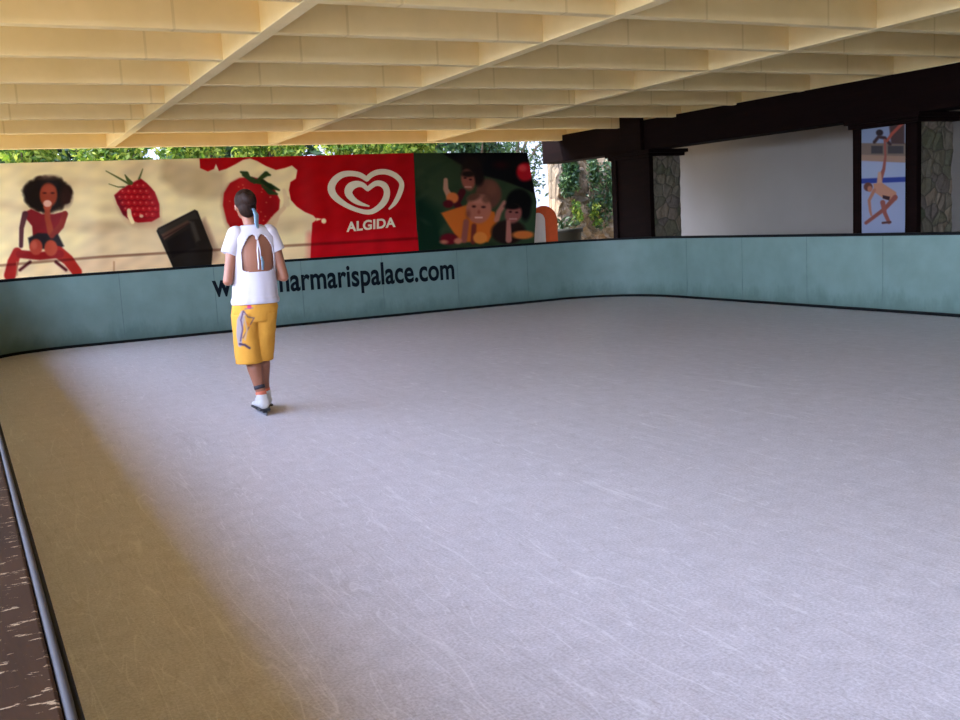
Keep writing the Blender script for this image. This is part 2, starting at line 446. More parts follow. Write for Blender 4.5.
CREAM = (240, 228, 186); RED = (190, 10, 20)
def paint_cream(px, py):
    p = Paint(px, py, CREAM); rs = np.random.RandomState(3)
    # brighter and darker swirls of cream
    p.poly([(100, 225), (180, 222), (240, 235), (240, 275), (60, 275)], (226, 206, 170), 14, .6)
    p.poly([(165, 160), (225, 172), (226, 200), (180, 195), (160, 178)], (204, 184, 142), 8, .7)
    for k in range(14):
        x = rs.uniform(0, 300); y = rs.uniform(165, 255)
        p.ell(x, y, rs.uniform(12, 34), rs.uniform(3, 8), (224, 206, 170) if k % 2 else (204, 182, 142), 8, rs.uniform(-25, 25), .5)
    # red ground right of the splash
    p.poly([(199, 150), (430, 140), (430, 270), (310, 270), (311, 240), (312, 223), (316.5, 219.5), (313, 215.5), (305, 212), (297, 206.5), (291, 200), (289, 190), (290.5, 182), (296, 178.5),
            (297.5, 170), (292, 165.5), (285, 168), (276, 170), (266, 166), (257, 161), (250, 158.5), (243, 160), (236, 164), (226, 169), (219, 171), (216, 164), (214, 169), (208, 171.5), (200, 168)], RED, 1.0)
    p.poly([(310, 235), (430, 225), (430, 270), (310, 270)], (206, 24, 42), 12, .6)
    p.poly([(350, 150), (430, 150), (430, 240), (400, 240)], (176, 16, 28), 25, .5)
    p.ell(323.5, 221, 2.6, 2.6, CREAM, 1)
    p.poly([(316, 218), (322, 219), (316, 221)], CREAM, 1)
    # strawberry
    st = [(223, 205), (224, 193), (230, 183), (240, 178), (252, 177), (264, 180), (274, 188), (280, 200), (279, 210), (272, 222), (262, 232), (250, 238), (236, 236), (227, 222)]
    p.poly([(x-1.5, y+1.5) for x, y in st], (170, 130, 96), 5, .6)
    p.poly(st, (186, 26, 30), 1.4)
    p.ell(240, 200, 13, 18, (200, 40, 36), 9, 10, .7); p.ell(268, 210, 9, 14, (160, 16, 24), 8, 0, .6)
    for k in range(34):
        a = rs.uniform(0, 6.28); r = math.sqrt(rs.uniform(0, 1)); p.ell(251+24*r*math.cos(a), 207+25*r*math.sin(a), .9, .7, (222, 120, 84), 1, 0, .7)
    for q in ([(243, 175), (252, 180), (262, 184)], [(254, 183), (266, 174), (270, 175)], [(258, 181), (270, 186), (279, 190)], [(262, 186), (270, 192), (277, 194)], [(250, 179), (246, 174), (241, 172)]):
        p.line(q, [2, 5.5, 2], (62, 84, 38), 1.4)
    p.line([(262, 181), (272, 188)], 4, (40, 62, 30), 1.5)
    p.line([(288, 198), (284, 208), (276, 216), (270, 228)], [3, 4, 5, 12], (222, 198, 160), 1.4)
    p.line([(284, 190), (287, 204)], [3, 6], (228, 210, 172), 1.6)
    # raspberry
    rb = [(114.5, 195), (120, 190), (130.5, 183.5), (140.5, 178.5), (147, 183), (155, 192), (159, 204), (159.5, 217), (152, 222), (138, 222.6), (133, 221), (124, 215), (117, 204)]
    p.poly([(x+1, y+5) for x, y in rb], (196, 160, 126), 6, .6)
    p.poly(rb, (178, 22, 34), 1.3, 1, .6)
    p.poly([(114.5, 196), (120, 195), (130, 214), (131, 221), (123, 215)], (120, 18, 34), 2, .7)
    for i in range(7):
        for j in range(7):
            x = 120+6.0*i+(j % 2)*3; y = 186+5.8*j
            if sd_poly(np.array([x]), np.array([y]), rb)[0] < -2:
                p.ell(x, y, 2.7, 2.6, (206, 40, 46), 1.6, 0, .65); p.ell(x-.6, y-.8, .9, .9, (232, 120, 104), 1, 0, .75)
                p.line([(x-2.4, y+2.2), (x+.5, y+3), (x+2.6, y+1.8)], .8, (120, 10, 24), 1, .7)
    p.line([(129, 210.5), (129.6, 216), (132.5, 222)], [4, 4.5, 4], CREAM, 1.2); p.ell(141.5, 216, 2, 1.6, (232, 200, 168), 1)
    for q, w in (([(106, 171), (117, 177), (129, 184)], [.8, 1.6, 2.2]), ([(142.8, 169), (141, 174), (139, 179)], [.8, 1.5, 2]), ([(125, 175), (128, 180), (131, 183)], [1, 3.4, 4]), ([(109, 184), (118, 187), (124, 187)], [.6, 1, 1.4])):
        p.line(q, w, (96, 108, 52), 1.1)
    # chocolate square
    p.poly([(180, 235), (205, 218), (220, 255), (214, 262), (190, 262)], (166, 134, 108), 5, .7)
    p.poly([(156.5, 231), (158, 228), (194.5, 209.6), (197.5, 211), (213, 249), (211, 275), (176, 275)], (46, 38, 30), 1.2)
    p.poly([(158, 230), (195, 211), (199, 219), (190, 220), (161, 235)], (66, 58, 46), 2, .9)
    p.poly([(161, 234.5), (187, 220.5), (191, 222), (164, 240)], (112, 78, 60), 1.6, .9)
    p.line([(163, 237.5), (189, 223)], 1.4, (70, 44, 34), 1.2)
    p.poly([(189, 221), (194, 222), (200, 240), (196, 242)], (92, 84, 72), 2.5, .7)
    p.poly([(166, 241), (189, 228), (196, 247), (172, 258)], (34, 25, 20), 2, .9)
    # seated figure with a big cloud of hair
    for k in range(40):
        a = rs.uniform(0, 6.28); p.ell(47+22*math.cos(a), 194+15.5*math.sin(a), rs.uniform(2, 4), rs.uniform(2, 4), (58, 40, 28), 2.5, 0, .8)
    p.ell(47, 194, 23.5, 17, (40, 28, 20), 3, 0, 1, 2.2)
    p.ell(66, 196, 6, 10, (84, 44, 32), 5, 0, .6); p.ell(49, 177.5, 9, 2.5, (110, 76, 54), 3, 0, .6)
    p.poly([(23, 213), (31, 209), (42, 214), (54, 214), (66, 211), (65, 222), (58, 234), (52, 241), (33, 239), (32, 226), (27, 220)], (152, 44, 48), 1.5)
    p.line([(25, 214), (21.5, 228), (21, 246)], [6, 4.6, 4], (104, 56, 58), 1.4)
    p.line([(65, 214), (61, 226), (51, 238)], [6, 6, 5.5], (160, 62, 52), 1.5)
    p.ell(48.5, 195, 8.8, 12, (168, 74, 44), 2.2)
    p.ell(49, 189, 6, 3.5, (182, 88, 54), 2.5, 0, .7)
    p.ell(44.6, 193, 2, 1, (70, 30, 24), 1, 0, .8); p.ell(52.6, 193, 2, 1, (70, 30, 24), 1, 0, .8)
    p.poly([(28, 238), (38, 233), (58, 234), (64, 246), (58, 250), (30, 248)], (52, 44, 46), 2)
    p.line([(47.5, 207), (47.5, 218), (51, 233)], [6, 5.5, 6.5], (178, 84, 54), 2)
    p.line([(52, 236), (60, 226)], [5, 5], (158, 62, 50), 2)
    p.ell(47.5, 207, 4, 3.4, (190, 94, 60), 1.6)
    p.ell(47.5, 203.5, 4.2, 3.4, (228, 190, 166), 1.2)
    p.line([(17, 252), (13, 262), (10, 275)], [9, 11, 12], (180, 46, 38), 1.6)
    p.line([(58, 252), (68, 260), (77, 272)], [12, 11, 10], (188, 52, 38), 1.6)
    p.line([(20, 254), (40, 256), (60, 254)], [8, 8, 8], (160, 36, 34), 1.6)
    p.line([(30, 262), (20, 270)], 3, (96, 24, 26), 2); p.line([(56, 262), (66, 270)], 3, (96, 24, 26), 2)
    p.ell(36, 247, 6.5, 8, (190, 88, 66), 1.8); p.ell(51, 248, 6.5, 8, (196, 92, 62), 1.8)
    p.ell(34, 245, 3, 4, (214, 124, 96), 2.5, 0, .7)
    # painted shade of a rail behind the vinyl; paler strip below it
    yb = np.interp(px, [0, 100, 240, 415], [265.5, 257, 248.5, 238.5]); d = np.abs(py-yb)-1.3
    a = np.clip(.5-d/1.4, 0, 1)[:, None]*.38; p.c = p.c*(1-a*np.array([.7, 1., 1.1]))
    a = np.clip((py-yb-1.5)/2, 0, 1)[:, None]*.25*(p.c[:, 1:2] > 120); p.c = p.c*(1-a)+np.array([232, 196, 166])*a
    for q in ((114, 9), (17, 4)):
        p.line([(q[0], 262), (q[0], 275)], 1.6, (176, 130, 92), 1.4, .7)
    p.c *= (1+.02*p.noise[:, None]*3)
    return p.c
def paint_green(px, py):
    p = Paint(px, py, (58, 74, 48)); rs = np.random.RandomState(5)
    p.poly([(413, 190), (440, 210), (448, 250), (413, 260)], (22, 52, 34), 14)
    p.poly([(500, 205), (540, 200), (540, 250), (500, 250)], (64, 88, 62), 10, .8)
    for k in range(40): p.ell(rs.uniform(415, 538), rs.uniform(155, 245), rs.uniform(2, 7), rs.uniform(1, 4), (40, 62, 40) if k % 2 else (76, 88, 58), 4, rs.uniform(-40, 40), .4)
    p.poly([(432, 145), (545, 145), (545, 206), (536, 197), (520, 188), (500, 180), (482, 175), (462, 165), (448, 157)], (18, 17, 20), 2)
    p.ell(470, 160, 12, 5, (44, 30, 26), 6, 0, .7); p.ell(500, 165, 7, 4, (66, 18, 22), 5, 0, .6)
    p.ell(523, 172, 8, 9.5, (186, 30, 44), 3, 20); p.ell(521, 168, 4, 3.5, (224, 92, 90), 3, 0, .8)
    # three children
    p.ell(488, 194, 12, 15, (112, 72, 58), 3); p.ell(491, 189, 5, 7, (136, 88, 66), 4, 0, .6)
    p.line([(462, 192), (456, 203), (460, 210)], 7, (84, 26, 34), 2); 
    p.line([(445.5, 180), (445.5, 189), (449, 196)], [4, 5, 6], (186, 144, 116), 1.6); p.ell(452, 198, 6, 5.5, (206, 126, 66), 2)
    p.ell(448, 204, 5, 4, (96, 24, 34), 2)
    p.poly([(441, 213), (456, 208), (470, 204), (494, 212), (497, 225), (488, 242), (460, 242), (449, 226)], (198, 116, 44), 2)
    p.ell(472, 168, 10.5, 9, (38, 26, 22), 3); p.ell(478, 176, 6, 10, (34, 22, 20), 3, -10)
    p.ell(468, 180, 7, 10.5, (160, 98, 80), 2.4, -12); p.ell(465, 178, 1.5, .8, (50, 28, 26), 1); p.ell(470.5, 179.5, 1.5, .8, (50, 28, 26), 1); p.ell(468, 174, 7, 3, (40, 26, 22), 2); p.line([(465, 187), (471, 187)], 1.3, (214, 170, 150), 1.2)
    p.ell(478.5, 209, 12.5, 14.5, (178, 118, 96), 2.4); p.ell(478, 199, 10, 5, (192, 134, 112), 3)
    p.ell(474, 206.5, 2, 1.2, (70, 40, 36), 1.4); p.ell(483.5, 207, 2, 1.2, (70, 40, 36), 1.4); p.ell(479, 212, 1.6, 2, (150, 88, 72), 1.6); p.ell(474, 197, 8, 3.5, (92, 60, 44), 3, -20, .8); p.ell(486, 199, 4, 4, (92, 60, 44), 3, 30, .6); p.line([(475.5, 217.5), (482, 217.5)], 1.5, (238, 206, 190), 1.3); p.ell(468, 214, 2.5, 4, (120, 72, 60), 3, 0, .6)
    p.line([(466, 222), (464, 240)], 6, (150, 94, 82), 2); p.line([(474, 226), (473, 242)], 5, (120, 60, 50), 2)
    p.ell(480, 238, 7, 6, (212, 146, 70), 2)
    p.line([(503, 203), (498, 212), (496, 220)], 5, (186, 132, 112), 2)
    p.ell(507, 232, 16, 12, (44, 28, 24), 3)
    p.ell(515, 203, 11, 14, (20, 18, 18), 2.6, 10); p.ell(522, 212, 4, 9, (22, 20, 20), 3)
    p.ell(511, 214, 7.5, 9.5, (160, 100, 90), 2.2, 10); p.ell(508.3, 212, 1.4, .9, (50, 28, 26), 1); p.ell(514, 212.6, 1.4, .9, (50, 28, 26), 1); p.ell(510, 206.5, 7, 3, (22, 18, 18), 2); p.line([(508, 219), (514, 219)], 1.4, (204, 160, 150), 1.2)
    p.line([(507, 222), (508, 240)], [4, 6], (184, 128, 112), 1.6)
    p.ell(521, 235, 10, 4.2, (206, 130, 66), 2); p.ell(449, 239, 9, 5.5, (120, 26, 38), 2.5); p.ell(458, 241, 4, 3, (196, 130, 104), 2); p.ell(444, 242, 4, 2, (196, 130, 104), 2)
    return p.c
def paint_skater(px, py):
    # photograph points, origin (840,90), 4.8x
    T = lambda pts: [(840+x/4.8, 90+y/4.8) for x, y in pts]
    p = Paint(px, py, (150, 160, 186))
    p.poly(T([(80, 120), (330, 120), (330, 262), (80, 262)]), (136, 150, 176), 1)
    p.poly(T([(80, 255), (330, 255), (330, 350), (80, 335)]), (122, 106, 94), 1.2)
    p.poly(T([(150, 268), (205, 268), (205, 305), (150, 305)]), (60, 58, 62), 1.4, .9); p.poly(T([(230, 268), (305, 268), (305, 305), (230, 305)]), (60, 58, 62), 1.4, .9)
    p.poly(T([(80, 310), (330, 318), (330, 350), (80, 338)]), (168, 134, 112), 1.5, .8)
    p.poly(T([(80, 425), (330, 415), (330, 440), (80, 450)]), (44, 62, 138), 1.2)
    p.poly(T([(80, 345), (330, 350), (330, 415), (80, 425)]), (156, 168, 192), 2)
    p.poly(T([(235, 160), (310, 150), (310, 260), (245, 258)]), (72, 54, 52), 2)
    p.ell(840+190/4.8, 90+205/4.8, 3.6, 3.2, (42, 32, 34), 1.4)
    p.line(T([(165, 250), (185, 225), (215, 230), (240, 260)]), 3.2, (60, 42, 44), 1.6)
    p.line(T([(300, 160), (250, 210), (225, 245)]), [3, 3, 2.5], (168, 78, 60), 1.4)
    # upright leg, torso folded forward
    p.line(T([(215, 240), (218, 320), (210, 380), (192, 430)]), [2.4, 2.2, 3.2, 5], (150, 84, 72), 1.2)
    p.line(T([(190, 400), (190, 455)]), [3.2, 6], (196, 150, 124), 1.4)
    p.poly(T([(160, 450), (200, 445), (270, 490), (272, 530), (215, 525), (165, 490)]), (186, 132, 104), 1.4)
    p.ell(840+135/4.8, 90+465/4.8, 4.4, 4.4, (96, 56, 46), 1.4); p.ell(840+143/4.8, 90+475/4.8, 2.4, 3, (172, 112, 88), 1.2)
    p.line(T([(165, 480), (140, 530), (145, 580), (150, 600)]), [3.4, 3, 2.6, 2], (172, 116, 92), 1.2)
    p.line(T([(265, 515), (215, 570), (125, 638)]), [5, 4, 3.4], (140, 78, 66), 1.2)
    p.line(T([(205, 540), (215, 590), (235, 635)]), [5, 4, 3.6], (146, 82, 70), 1.2); p.line(T([(205, 638), (242, 634)]), 2.2, (90, 52, 50), 1.2)
    p.poly(T([(205, 505), (240, 512), (236, 530), (205, 520)]), (48, 28, 34), 1.2)
    return p.c*.8

# cream and red banner tied to the outside of the far boards
YB = Y1+.125
def wp(px, py, y=YB): return onY(px, py, y)
tl = wp(-45, 164.5); tr = wp(413.5, 153); 
tl = np.array([tl[0], YB, tl[2]])
br = wp(419.5, 262); bl = np.array([tl[0]-.02, YB, br[2]])
ban = empty('advertising_banner', (3, YB, br[2]), 'wide cream and red vinyl banner with raspberry, chocolate and heart logo above far boards', 'banner')
wave1 = lambda U, V: np.concatenate([0*U, .012*np.sin(U*38+V*2)*np.sin(V*3.1)+.006*np.sin(U*91), 0*U], 1)
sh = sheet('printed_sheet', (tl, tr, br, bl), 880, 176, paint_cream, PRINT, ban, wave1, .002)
def ribbon(pts, name, mat, parent, y, th=.003):
    """variable width ribbon laid on the plane y=const through photograph points"""
    W = [(onY(x, q, y), w) for x, q, w in pts]; mb = MB()
    # resample with catmull-rom between cusps is unnecessary at this size: subdivide linearly and round joints
    for i in range(len(W)-1):
        (a, wa), (b_, wb) = W[i], W[i+1]; d = b_-a; L = math.hypot(d[0], d[2]); nx, nz = -d[2]/L, d[0]/L
        q = [(a[0]+nx*wa/2, a[2]+nz*wa/2), (b_[0]+nx*wb/2, b_[2]+nz*wb/2), (b_[0]-nx*wb/2, b_[2]-nz*wb/2), (a[0]-nx*wa/2, a[2]-nz*wa/2)]
        e = i*1e-5
        mb.add([(x, y-th-e, z) for x, z in q]+[(x, y, z) for x, z in q], [(0, 1, 2, 3), (7, 6, 5, 4), (0, 4, 5, 1), (1, 5, 6, 2), (2, 6, 7, 3), (3, 7, 4, 0)])
        c_ = [(b_[0]+wb/2*math.cos(t), y-th-e-.5e-5, b_[2]+wb/2*math.sin(t)) for t in np.linspace(0, 2*math.pi, 20, endpoint=False)]
        mb.add(c_, [tuple(range(20))])
    o = mb.build(name, mat, parent); return o
def catmull(P, n=5):
    out = []
    for i in range(len(P)-1):
        p0, p1, p2, p3 = [np.array(P[k]) for k in (max(i-1, 0), i, i+1, min(i+2, len(P)-1))]
        for k in range(n):
            t = k/n; out.append(tuple(.5*((2*p1)+(-p0+p2)*t+(2*p0-5*p1+4*p2-p3)*t*t+(-p0+3*p1-3*p2+p3)*t**3)))
    out.append(tuple(P[-1])); return out
k_ = 8.727; mpp = YB/F*1.06
A_ = [(600, 430, 14), (655, 370, 38), (697, 285, 46), (712, 205, 46), (665, 142, 48), (585, 106, 46), (505, 106, 46), (445, 132, 44), (408, 168, 40)]
B_ = [(408, 168, 40), (350, 132, 45), (270, 118, 46), (190, 130, 52), (125, 180, 60), (98, 250, 66), (132, 322, 58), (225, 392, 44), (330, 438, 38), (430, 455, 42), (505, 420, 48), (562, 360, 58), (584, 290, 58), (568, 232, 58), (528, 206, 50), (478, 208, 44), (415, 254, 38)]
C_ = [(415, 254, 38), (368, 216, 44), (312, 212, 58), (262, 240, 72), (248, 290, 68), (290, 345, 50), (350, 380, 34), (425, 402, 12)]
pts = [(320+x/k_, 160+y/k_, w/k_*mpp) for x, y, w in catmull(A_)+catmull(B_)+catmull(C_)]
pts = [q for i, q in enumerate(pts) if i == 0 or abs(q[0]-pts[i-1][0])+abs(q[1]-pts[i-1][1]) > .05]
ribbon(pts, 'heart_logo', PCREAM, ban, YB-.022)
def place_algida(u, v, w):
    x = 346.5+u*49; y0 = 231.6-u*5.1
    q = onY(x, y0-v/.70*9.2, YB-.022); return (q[0], YB-.022+w, q[2])
text_mesh('lettering', 'ALGIDA', PCREAM, ban, 1, .03, place_algida, .002, 1.05)
# green banner with children
q = [wp(412.8, 153), wp(527.5, 152.5), wp(533, 262), wp(418.8, 262)]
q = [np.array([a_[0], YB+.010, a_[2]]) for a_ in q]
ban2 = empty('advertising_banner', (7.3, YB, q[2][2]), 'dark green banner with photo of three smiling children, right of the red banner', 'banner')
def green_corners():
    # the right edge bulges: build the sheet from three strips sharing edges -> one mesh
    return None
def paint_g(px, py): return paint_green(px, py)
def green_wave(U, V):
    # loose right edge bellies outwards to the right
    v = V; ex = np.interp(v, [0, .1, .45, .60, 1], [0, .03, .135, .10, 0]); return np.concatenate([U**6*ex, .015*np.sin(U*14)*np.sin(V*4), 0*U], 1)
TL, TR, BR, BL = q
nu, nv = 260, 150
def sheet2():
    u = np.linspace(0, 1, nu); v = np.linspace(0, 1, nv); U, V = np.meshgrid(u, v); U = U.ravel()[:, None]; V = V.ravel()[:, None]
    P = (TL*(1-U)+TR*U)*(1-V)+(BL*(1-U)+BR*U)*V
    P[:, 0:1] += U**6*np.interp(V, [0, .1, .45, .60, 1], [0, .03, .135, .10, 0])
    return P
o2 = sheet('printed_sheet', (TL, TR, BR, BL), nu, nv, paint_g, PRINT, ban2, green_wave, .002)
for k in range(3):
    mb = MB(); xx = q[3][0]+.25+.7*k; mb.tube([(xx, YB+.012, .86), (xx, YB-.01, .875), (xx, Y1+.088, .88)], .004, 6); mb.build('tie_cord', BLACK, ban2)
# arch-topped orange board beyond the barrier
ax0, ax1 = onY(531, 225, 14.45)[0], onY(557.5, 225, 14.45)[0]; at_ = onY(548, 205.5, 14.45)[2]
ob = empty('arched_board', ((ax0+ax1)/2, 14.45, -.06), 'orange arch-topped board with white arched panel beside the green banner', 'board')
def arch(x0, x1, z0, z1, y0, y1):
    r = (x1-x0)/2; cx = (x0+x1)/2; out = [(x0, z0)]+[(cx+r*math.cos(a), z1-r+r*math.sin(a)) for a in np.linspace(math.pi, 0, 20)]+[(x1, z0)]
    n = len(out); mb = MB(); mb.add([(x, y0, z) for x, z in out]+[(x, y1, z) for x, z in out], [tuple(range(n)), tuple(reversed(range(n, 2*n)))]+[(i, i+n, (i+1) % n+n, (i+1) % n) for i in range(n)]); return mb
arch(ax0, ax1, -.06, at_, 14.45, 14.49).build('board', ORANGE, ob, bevel=.004)
arch(ax0+.0, ax0+.262, -.0, at_-.11, 14.44, 14.448).build('white_panel', WHITEP, ob)
# skater poster in front of the pillar's timber panel
XP = PX-.046
c4 = [onX(861.5, 124, XP), onX(905.5, 120, XP), onX(905.5, 228, XP), onX(861.5, 229, XP)]
ya, yb_ = c4[0][1], c4[1][1]
zt, zb = 2.185, .93
PAPER.node_tree.nodes['Principled BSDF'].inputs['Specular IOR Level'].default_value = .1
c4 = [(XP, ya, zt), (XP, yb_, zt), (XP, yb_, zb), (XP, ya, zb)]
po = empty('skater_poster', (XP, (ya+yb_)/2, zb), 'tall poster of a figure skater bending on ice, mounted on the right pillar', 'poster')
MB().box((XP+.002, yb_, zb), (XP+.012, ya, zt)).build('backing_board', TIMBER, po)
sheet('printed_sheet', c4, 90, 230, paint_skater, PAPER, po)

# ------------------------------------------------------------------ greenery behind
def leaves(mb, c, r, n, size, rs, shell=.35, m=0):
    for _ in range(n):
        d = rs.normal(size=3); d /= np.linalg.norm(d); k = rs.uniform(shell, 1)**.5
        p_ = np.array(c)+d*np.array(r)*k
        a = rs.normal(size=3); a /= np.linalg.norm(a); b_ = np.cross(a, rs.normal(size=3)); b_ /= np.linalg.norm(b_); s_ = size*rs.uniform(.6, 1.3)
        nrm = np.cross(a, b_)
        mb.add([p_-a*s_, p_+b_*s_*.42+nrm*s_*.1, p_+a*s_, p_-b_*s_*.42+nrm*s_*.1], [(0, 1, 2, 3)], m)
def tree(name, x, y, h, r, n, size, mat, label, cat, group=None, trunk=True, seed=0, zc=None):
    rs = np.random.RandomState(seed+50)
    t = empty(name, (x, y, -.06), label, cat, group)
    if trunk:
        mb = MB(); mb.tube([(x, y, -.06), (x+.05, y, h*.35), (x-.04, y+.05, h*.6), (x, y, h*.85)], [.1, .08, .06, .02], 10)
        for k in range(5):
            a = k*1.3+seed; mb.tube([(x, y, h*(.3+.1*k)), (x+math.cos(a)*r*.4, y+math.sin(a)*r*.4, h*(.45+.1*k)), (x+math.cos(a)*r*.75, y+math.sin(a)*r*.75, h*(.5+.1*k))], [.04, .03, .01], 7)
        mb.build('trunk', BARK, t, True)
    mb = MB(); zc = zc if zc is not None else h*.62
    blobs = [((x, y, zc), (r*1.0, r*.8, h*.36))]+[((x+rs.uniform(-.5, .5)*r, y+rs.uniform(-.5, .5)*r, zc+rs.uniform(-.25, .3)*h), (r*.55, r*.55, h*.2)) for _ in range(5)]
    for c_, rr in blobs: leaves(mb, c_, rr, n//6, size, rs, .2)
    mb.build('foliage', mat, t); return t
hd = empty('hedge_blocker', (-2.9, 14, -.06), 'tall dense green bushes added out of view to block light outside the left barrier', 'hedge_blocker')  # added out of view to keep sky and ground light off the far rink
mb = MB(); rs = np.random.RandomState(77)
for k in range(7): leaves(mb, (-2.9, 10.0+.95*k, 1.5), (.6, .9, 1.5), 900, .09, rs, .1)
mb.build('foliage', LEAFD, hd)
mb = MB()
for k in range(7): mb.tube([(-2.9, 10.2+.95*k, -.06), (-2.86, 10.2+.95*k, 1.2), (-2.9, 10.25+.95*k, 2.3)], [.05, .04, .015], 7)
mb.build('stem', BARK, hd, True)
specs = [(-1.6+1.42*k, 18.7+.2*(k % 2), 4.1+.15*math.sin(k*2), .72) for k in range(9)]
specs.append((12.55, 22.0, 4.6, 1.15))
WH2 = ['leftmost, at the left edge of the view', 'above the hair of the seated figure', 'above the raspberry', 'above the chocolate square', 'above the splash of cream and the strawberry', 'above the left half of the heart logo', 'above the seam between red and green banners', 'above the middle of the green banner', 'above the right end of the green banner', 'with sparse foliage against the bright gap right of the green banner']
for i, (x, y, h, r) in enumerate(specs):
    tree('leafy_tree', x, y, h, r, 4600 if i < 9 else 2200, .07, LEAF if i < 8 else LEAFD, ('sunlit yellow-green' if i < 8 else 'darker green')+' leafy tree '+WH2[i], 'tree', 'trees behind the banners', True, i)
# darker tall trees further off
for i, (x, y, h, r) in enumerate([(-8.5, 25, 7, 2.8), (-3.2, 25.5, 7.2, 2.7), (1.9, 25, 7, 2.6), (6.9, 25.5, 7.2, 2.6), (11.7, 25, 7, 2.4), (19.5, 26, 8, 3.2)]):
    tree('tall_tree', x, y, h, r, 6000, .17, LEAFD, 'tall dark green tree far behind the banners, '+['furthest left', 'second from the left', 'behind the splash of cream', 'behind the heart logo', 'behind the gap right of the green banner', 'behind the rock wall'][i], 'tree', 'tall trees in the background', True, 20+i)
# rockery wall with plants seen between banner and pillar
rx0, rx1 = 11.62, 14.9; ry = 18.6
mb = MB(); nx, nz = 60, 40; rs = np.random.RandomState(9); vs = []; fs = []
for j in range(nz+1):
    for i in range(nx+1):
        x = rx0+(rx1-rx0)*i/nx; z = -.06+(2.75+.25*math.sin(i*.23)+.1*math.sin(i*.7))*j/nz
        vs.append((x+rs.uniform(-.02, .02), ry+.35*j/nz+.08*math.sin(i*.9+j*.5)*math.cos(j*.8)+rs.uniform(-.05, .05), z))
for j in range(nz):
    for i in range(nx):
        a = j*(nx+1)+i; fs.append((a, a+1, a+nx+2, a+nx+1))
k = len(vs)
vs += [(rx0, ry+.6, -.06), (rx1, ry+.6, -.06), (rx1, ry+.6, 2.75), (rx0, ry+.6, 2.75)]
tp = nz*(nx+1)
fs += [(k, k+3, k+2, k+1), tuple([k+3]+[tp+i for i in range(nx+1)]+[k+2]), tuple([k]+[j*(nx+1) for j in range(nz+1)]+[k+3]), tuple([k+1, k+2]+[j*(nx+1)+nx for j in range(nz, -1, -1)])]
mb.add(vs, fs); o = tag(mb.build('rockery_wall', ROCK, smooth=False, at=(13, ry, -.06)), 'pale sandy rock wall overgrown with creepers, seen between banner and pillar', 'rock wall')
def creeper(x0, z0, w, h, n, size, mat, label, seed, dy=0):
    rs = np.random.RandomState(seed); mb = MB()
    t = empty('creeper', (x0, ry-.05, z0), label, 'climbing plant', 'creepers on the rock wall')
    for s_ in range(6):
        px_ = x0+rs.uniform(-w, w)*.6; mb.tube([(px_, ry-.04, z0+h*.5), (px_+rs.uniform(-.1, .1), ry-.12, z0), (px_+rs.uniform(-.2, .2), ry-.10, z0-h*.5)], .008, 6)
    mb.build('stem', BARK, t); mb = MB()
    for _ in range(5): leaves(mb, (x0+rs.uniform(-.4, .4)*w-dy*.5, ry-.12+rs.uniform(0, dy), z0+rs.uniform(-.4, .4)*h), (w*.5+dy*.1, .16+dy*.2, h*.38), n//5, size, rs, .1)
    mb.build('foliage', mat, t)
for i, (a, b_, w, h, n, mt, lb) in enumerate([
    (569, 176, .30, .80, 1300, LEAFD, 'dark green creeper hanging thickly at the left end of the rock wall'),
    (590, 172, .18, .6, 380, LEAFD, 'dark creeper under the beam, in the middle of the rock wall'),
    (575, 214, .16, .42, 200, LEAF, 'bright green creeper low on the rock wall above the planter'),
    (592, 216, .14, .4, 200, LEAF, 'sparse yellow-green creeper low on the rock wall'),
    (596, 196, .34, 1.0, 420, LEAFD, 'thin scattered creeper spread over the middle and right of the rock wall'),
    (607, 188, .14, 1.0, 420, LEAFD, 'long dark creeper trailing down beside the corner pillar')]):
    P_ = onY(a, b_, ry); creeper(P_[0], P_[2], w, h, n, .06, mt, lb, 70+i, .12 if i == 0 else 0)
# planter on a ledge behind the boards
a0 = onY(553, 236, 16.2); a1 = onY(580, 236, 16.2); pz = onY(566, 228.5, 16.2)[2]
pl = empty('planter', ((a0[0]+a1[0])/2, 16.2, -.06), 'dark round planter standing behind the boards right of the orange board', 'planter')
cx, r_ = (a0[0]+a1[0])/2, (a1[0]-a0[0])/2
def lathe(cx, cy, prof, n=28):
    return MB().loft([[(cx+r*math.cos(2*math.pi*k/n), cy+r*math.sin(2*math.pi*k/n), z) for k in range(n)] for r, z in prof])
lathe(cx, 16.2, [(r_*.62, -.06), (r_*.8, .35), (r_*.95, pz-.08), (r_*1.06, pz-.08), (r_*1.06, pz), (r_*.92, pz), (r_*.9, pz-.07)]).build('pot', POT, pl, True)
mb = MB(); rs = np.random.RandomState(4); leaves(mb, (cx, 16.2, pz+.06), (r_*.9, r_*.9, .16), 90, .06, rs, 0); mb.build('foliage', LEAFD, pl)

# ------------------------------------------------------------------ skating person seen from behind
GX, GY, _ = onZ(262, 414, 0)
SHORTS = mat_print('yellow_printed_cotton', 0, .85, .1)
def ell_ring(z, cx, cy, rx, ry, n=36, tilt=0):
    return [(GX+cx+rx*math.cos(2*math.pi*k/n), GY+cy+ry*math.sin(2*math.pi*k/n), z+tilt*math.sin(2*math.pi*k/n)) for k in range(n)]
def G(x, y, z): return Vector((GX+x, GY+y, z))
body = MB()
body.loft([ell_ring(*r) for r in [(.76, 0, .01, .10, .08), (.80, .0, 0, .145, .105), (.88, .01, 0, .158, .108), (.98, .02, 0, .125, .085), (1.05, .03, 0, .134, .088), (1.15, .035, .0, .148, .098), (1.25, .04, 0, .156, .098), (1.32, .04, -.003, .150, .082), (1.365, .04, 0, .110, .060), (1.395, .036, .005, .050, .045)]])
body.tube([G(.038, .005, 1.34), G(.034, .012, 1.40), G(.022, .035, 1.48)], [.058, .046, .045], 20)
